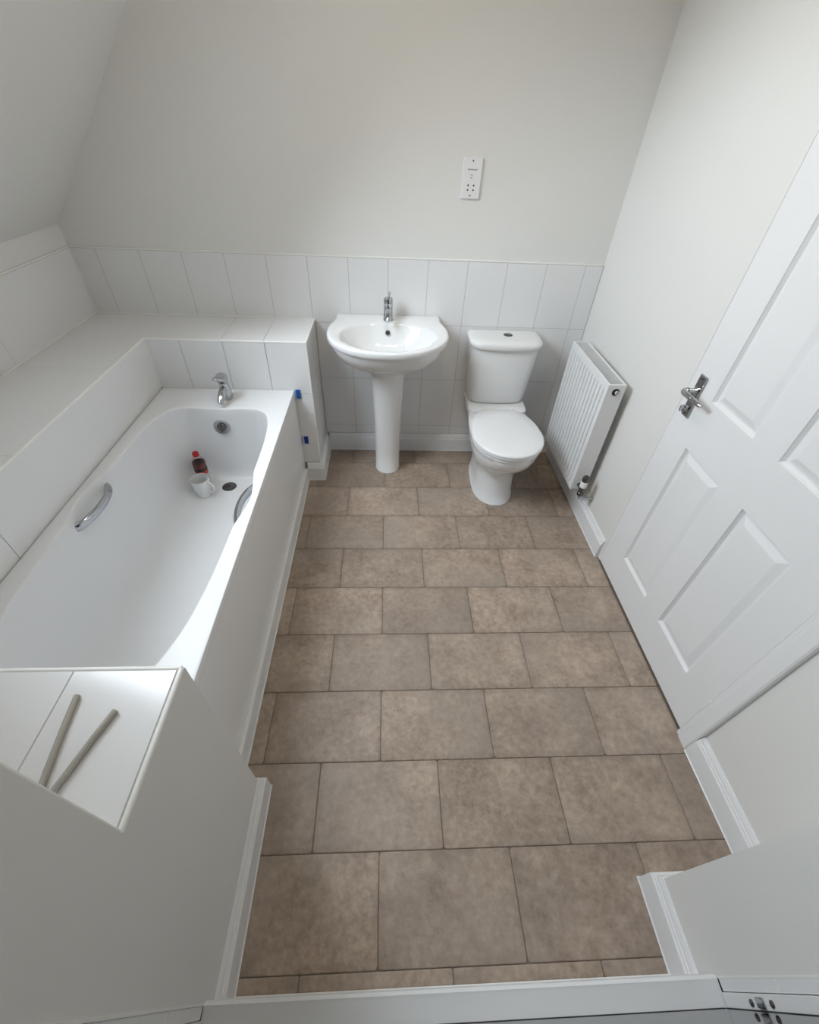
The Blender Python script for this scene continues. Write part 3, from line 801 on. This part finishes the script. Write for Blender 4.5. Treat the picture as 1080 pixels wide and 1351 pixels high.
bm = bmesh.new(); lathe(bm, (tx + .014, -.092, .7995), [(.024, 0), (.024, .0025), (.021, .0042), (.019, .0025), (.0185, .0045), (.0001, .006)], n=28)
fb = obj('flush_button', bm, 'steel_dark', cl, smooth=True)
def egg(hw, yb, yf, z, ymid=-.49, nb=3.2, nf=2.05, n=64, taper=0.0):
    r = []
    for i in range(n):
        a = 2 * math.pi * i / n; c, s = math.cos(a), math.sin(a); e = 2 / (nb if s > 0 else nf)
        x = hw * abs(c) ** e * (1 if c > 0 else -1)
        y = ymid + ((yb - ymid) if s > 0 else (ymid - yf)) * abs(s) ** e * (1 if s > 0 else -1)
        if s > 0: x *= 1 - taper * ((y - ymid) / (yb - ymid)) ** 1.5
        r.append((tx + x, y, z))
    return r
bm = bmesh.new()
loft(bm, [egg(.119, -.10, -.570, 0, -.40), egg(.119, -.10, -.570, .006, -.40), egg(.114, -.10, -.562, .012, -.40), egg(.110, -.10, -.548, .08, -.40), egg(.108, -.10, -.542, .15, -.40), egg(.113, -.10, -.552, .205, -.41),
          egg(.132, -.10, -.588, .245, -.44), egg(.152, -.10, -.628, .278, -.46), egg(.158, -.10, -.640, .290, -.47), egg(.166, -.10, -.662, .315, -.48), egg(.173, -.10, -.678, .345, -.48), egg(.1765, -.10, -.686, .365, -.49), egg(.176, -.10, -.686, .385, -.49), egg(.181, -.10, -.694, .391, -.49), egg(.181, -.10, -.694, .404, -.49), egg(.176, -.10, -.688, .409, -.49)])
box(bm, tx - .10, tx + .10, -.13, -.03, 0.13, .40, bev=.03, seg=3)
loft(bm, [rrect(tx, -.012, -.22, .10, .04, .0, .20), rrect(tx, -.012, -.23, .125, .04, .0, .28), rrect(tx, -.010, -.245, .155, .04, .0, .36), rrect(tx, -.008, -.25, .165, .04, .0, .395), rrect(tx, -.008, -.245, .167, .04, .0, .424), rrect(tx, -.010, -.215, .163, .045, .0, .434)])
obj('pan', bm, 'ceramic', tl, smooth=True, sharp=50)
bm = bmesh.new()
TP = dict(taper=.22, nb=3.6)
loft(bm, [egg(.182, -.24, -.697, .4095, -.49, **TP), egg(.186, -.238, -.702, .412, -.49, **TP), egg(.187, -.238, -.703, .417, -.49, **TP), egg(.185, -.24, -.700, .4225, -.49, **TP)])
st = obj('seat_ring', bm, 'plastic', tl, smooth=True, sharp=50)
bm = bmesh.new()
loft(bm, [egg(.184, -.238, -.700, .4235, -.49, **TP), egg(.188, -.235, -.705, .4255, -.49, **TP), egg(.1885, -.235, -.7055, .432, -.49, **TP), egg(.186, -.237, -.702, .4375, -.49, **TP), egg(.178, -.244, -.690, .441, -.49, **TP), egg(.12, -.30, -.62, .444, -.48, **TP), egg(.05, -.40, -.53, .445, -.47, **TP)])
obj('seat_lid', bm, 'plastic', tl, smooth=True, sharp=50)
for s in (-1, 1):
    bm = bmesh.new(); lathe(bm, (tx + s * .078, -.232, .434), [(.009, -.006), (.009, .0), (.007, .003), (.0001, .0035)], n=16); obj('seat_hinge', bm, 'plastic', tl, smooth=True)

# ------------------------------------------------------------------ radiator
RF, RB, RY0_, RY1_, RZ0, RZ1 = -0.122, -0.040, -0.675, -0.178, 0.215, 0.808
rd = thing('radiator', (-0.08, -0.425, RZ0), 'white ribbed panel radiator hung on the wall beside the toilet', 'radiator')
# front panel: pressed vertical ribs
def rad_panel(name, xf, sgn):
    bm = bmesh.new()
    nr = 13; pitch = (RY1_ - RY0_ - 0.03) / nr
    zs = [RZ0, RZ0 + 0.016, RZ0 + 0.026, RZ0 + 0.036, RZ1 - 0.042, RZ1 - 0.032, RZ1 - 0.020, RZ1 - 0.004]
    ys = [RY0_ + 0.0]; hs = [0]
    for i in range(nr):
        yb_ = RY0_ + 0.015 + i * pitch
        for f, h in ((0.02, 0), (0.36, 0), (0.42, 1), (0.58, 1), (0.64, 0)):
            ys.append(yb_ + f * pitch); hs.append(h)
    ys.append(RY1_); hs.append(0)
    kz = [0, 0, 0.0, 1, 1, 0.0, 0, 0]
    grid = [[bm.verts.new((xf + sgn * 0.013 * h * k, y, z)) for y, h in zip(ys, hs)] for z, k in zip(zs, kz)]
    for a, b_ in zip(grid, grid[1:]):
        for i in range(len(ys) - 1): bm.faces.new((a[i], a[i + 1], b_[i + 1], b_[i]))
    r = bmesh.ops.extrude_face_region(bm, geom=bm.faces[:])
    for v in [g for g in r['geom'] if isinstance(g, bmesh.types.BMVert)]: v.co.x += -sgn * -0.0 + (0.012 if sgn > 0 else -0.012) if False else 0.0
    for v in [g for g in r['geom'] if isinstance(g, bmesh.types.BMVert)]: v.co.x = xf + 0.015
    return obj(name, bm, 'metal_white', rd)
rad_panel('front_panel', RF, 1)
boxo('back_panel', (RB - 0.012, RB, RY0_ + 0.002, RY1_ - 0.002, RZ0, RZ1 - 0.004), 'metal_white', rd, bev=0.003)
for y in (RY0_, RY1_):
    yo = y + (0.0 if y == RY0_ else -0.0025)
    boxo('side_panel', (RF + 0.0004, RB - 0.0005, yo - 0.001, yo + 0.0025, RZ0 + 0.004, RZ1), 'metal_white', rd, bev=0.001)
bm = bmesh.new()      # convector fins seen through the grille
for i in range(60):
    y = RY0_ + 0.012 + i * (RY1_ - RY0_ - 0.024) / 59
    box(bm, RF + 0.0155, RB - 0.013, y - 0.0005, y + 0.0005, RZ0 + 0.05, RZ1 - 0.045)
o = obj('convector_fins', bm, 'grille', rd); o['kind'] = 'stuff'
bm = bmesh.new()
x0, x1 = RF, RB
box(bm, x0, x0 + 0.0105, RY0_, RY1_, RZ1 - 0.004, RZ1 + 0.0005, bev=.001); box(bm, x1 - 0.0105, x1, RY0_, RY1_, RZ1 - 0.004, RZ1 + 0.0005, bev=.001)
box(bm, x0 + .0103, x1 - .0103, RY0_, RY0_ + 0.008, RZ1 - .004, RZ1 + 0.0004); box(bm, x0 + .0103, x1 - .0103, RY1_ - 0.008, RY1_, RZ1 - .004, RZ1 + 0.0004)
gf = obj('grille_frame', bm, 'metal_white', rd)
bm = bmesh.new(); ns = 44
for i in range(ns):
    y = RY0_ + 0.012 + i * (RY1_ - RY0_ - 0.024) / (ns - 1)
    box(bm, x0 + .0103, x1 - .0103, y - .0011, y + .0011, RZ1 - .0036, RZ1 - .0008)
o = obj('grille_bars', bm, 'metal_white', gf); o['kind'] = 'stuff'
# air vent plug on the near end
px, pz = -0.081, 0.775
bm = bmesh.new(); lathe(bm, (px, RY0_ - .001, pz), [(.0165, -.002), (.0165, .0015), (.0135, .002), (.013, .0008)], ax=(0, -1, 0), n=24); plug = obj('vent_plug', bm, 'dark', rd, smooth=True)
bm = bmesh.new(); lathe(bm, (px + .002, RY0_ - .002, pz + .001), [(.0095, 0), (.0095, .008), (.008, .010), (.0045, .010), (.004, .007), (.0001, .007)], ax=(0, -1, 0), n=20); obj('vent_screw', bm, 'chrome', plug, smooth=True)
# valve at the lower near corner
vx, vy, vz = -0.081, RY0_ - 0.040, 0.250
vv = bmesh.new()
lathe(vv, (vx, RY0_ + .002, vz), [(.012, 0), (.012, .006), (.009, .008), (.009, .022), (.0135, .024), (.0135, .034)], ax=(0, -1, 0), n=20)
lathe(vv, (vx, vy, vz - .040), [(.012, 0), (.016, .002), (.016, .018), (.012, .022), (.014, .032), (.0155, .05), (.0145, .056)], n=20)
va = obj('valve', vv, 'steel_dark', rd, smooth=True)
bm = bmesh.new(); lathe(bm, (vx, vy, vz + .014), [(.0158, 0), (.0175, .002), (.0175, .036), (.0165, .038)], n=24); obj('valve_collar', bm, 'plastic', va, smooth=True)
bm = bmesh.new(); lathe(bm, (vx, vy, vz + .050), [(.016, 0), (.017, .002), (.0165, .026), (.013, .031), (.0001, .032)], n=24); obj('valve_cap', bm, 'steel_dark', va, smooth=True)
bm = bmesh.new(); tube(bm, [(vx, vy, vz - .036), (vx, vy, vz - .052), (vx + .004, vy, vz - .060), (vx + .014, vy, vz - .064), (-0.0005, vy, vz - .064)], .0072, 14); obj('supply_pipe', bm, 'chrome', va, smooth=True)
for y in (-0.28, -0.57):
    boxo('bracket', (RB + .0003, -.0005, y - .015, y + .015, RZ0 + .06, RZ1 - .06), 'metal_white', rd)

# ------------------------------------------------------------------ shaver socket
sx0, sx1, sz0, sz1 = -0.766, -0.682, 1.375, 1.521
so = thing('shaver_socket', ((sx0 + sx1) / 2, 0.007, (sz0 + sz1) / 2), 'white shaver socket plate on the painted wall above the toilet', 'socket')
pl = boxo('face_plate', (sx0, sx1, -0.0035, 0.0068, sz0, sz1), 'plastic', so, bev=0.0018)
scx = (sx0 + sx1) / 2
yf = -0.0036
def disc(name, x, z, r, material, d=0.0009):
    bm = bmesh.new(); lathe(bm, (x, yf + .0002, z), [(r, 0), (r * .92, d), (0.0001, d)], ax=(0, -1, 0), n=16); return obj(name, bm, material, pl, smooth=True)
disc('screw', scx, sz1 - .011, .0034, 'steel_dark'); disc('screw', scx, sz0 + .012, .0034, 'steel_dark')
for dx in (-.0125, .0125):
    for z in (sz0 + .032, sz0 + .049): disc('pin_hole', scx + dx, z, .0037, 'dark', .0003)
def text(body, x, z, size, name='lettering'):
    cu = bpy.data.curves.new('t', 'FONT'); cu.body = body; cu.size = size; cu.align_x = 'CENTER'; cu.extrude = 0.0002; cu.offset = 0.00012
    to = bpy.data.objects.new('t', cu); C.objects.link(to)
    bpy.context.view_layer.update()
    me = bpy.data.meshes.new_from_object(to.evaluated_get(bpy.context.evaluated_depsgraph_get()))
    bpy.data.objects.remove(to)
    me.materials.clear(); me.materials.append(MATS['print'])
    o = bpy.data.objects.new(name, me); C.objects.link(o); o.parent = pl
    o.matrix_parent_inverse = pl.matrix_world.inverted()
    o.rotation_euler = (math.pi / 2, 0, 0); o.location = (x, yf - .0002, z)
text('SHAVERS ONLY', scx + .001, sz1 - .043, .0062)
text('115V', scx - .001, sz1 - .062, .0050); text('230V', scx - .001, sz1 - .072, .0050)

# ------------------------------------------------------------------ shower
sh = thing('shower_tray', (-0.9, -2.8, 0), 'raised white shower tray with a rounded front sill across the floor', 'shower tray')
bm = bmesh.new()
yft = JY2 + 0.003
prof = [(yft, 0.0), (yft, 0.175), (yft + .0035, 0.184), (yft + .0045, 0.193), (yft + .002, 0.200), (yft - .004, 0.203), (yft - .010, 0.2015), (yft - .060, 0.200), (yft - .070, 0.192), (yft - .085, 0.155), (YF + .06, 0.15), (YF + .05, .2), (YF + .002, .2), (YF + .002, 0)]
xs = (BXX + 0.001, SX - 0.001)
prism(bm, prof, 'x', *xs)
obj('tray', bm, 'acrylic', sh, smooth=True, sharp=35)
boxo('sealant_bead', (BXX + .018, SX - .018, yft, yft + .005, 0.0, 0.006), 'sealant', sh)
sg = thing('shower_screen', (-0.9, -2.483, 0.2), 'clear glass shower screen with black seal standing on the tray sill', 'shower screen')
ys_ = -2.483
boxo('glass_pane', (BXX + .012, SX - .012, ys_ - .003, ys_ + .003, 0.2125, 1.98), 'glass', sg)
boxo('seal_strip', (BXX + .012, SX - .012, ys_ - .006, ys_ + .004, 0.2005, 0.2122), 'black_rubber', sg, bev=.001)
boxo('seal_strip', (SX - .0118, SX - .004, ys_ - .004, ys_ + .004, 0.2125, 1.98), 'black_rubber', sg)
boxo('seal_strip', (BXX + .004, BXX + .0118, ys_ - .004, ys_ + .004, 0.2125, 1.98), 'black_rubber', sg)
for x0, x1 in ((SX - .004, SX + .02), (BXX - .02, BXX + .004)):
    boxo('wall_channel', (x0, x1, ys_ - .02, JY2 - .0225, 0.205, 1.98), 'metal_white', sg, bev=.001)
for hz in (0.345, 1.75):
    hb = bmesh.new(); box(hb, SX - .010, SX - .0042, ys_ + .0062, ys_ + .022, hz - .012, hz + .012, bev=.002)
    hg = obj('screen_hinge', hb, 'chrome', sg, smooth=True)
    for dz in (-.035, .035):
        bm = bmesh.new(); lathe(bm, (SX - .0038, ys_ + .013, hz + dz), [(.006, 0), (.0055, .003), (.0001, .0038)], ax=(-1, 0, 0), n=14); obj('screw', bm, 'steel_dark', hg, smooth=True)

# small chip of debris on the floor by the stub wall
bm = bmesh.new(); box(bm, -0.086, -0.074, -2.2045, -2.1975, 0.0002, 0.004, bev=.0012)
tag(obj('debris_chip', bm, 'dark'), 'tiny dark chip of debris on the floor near the skirting', 'debris')
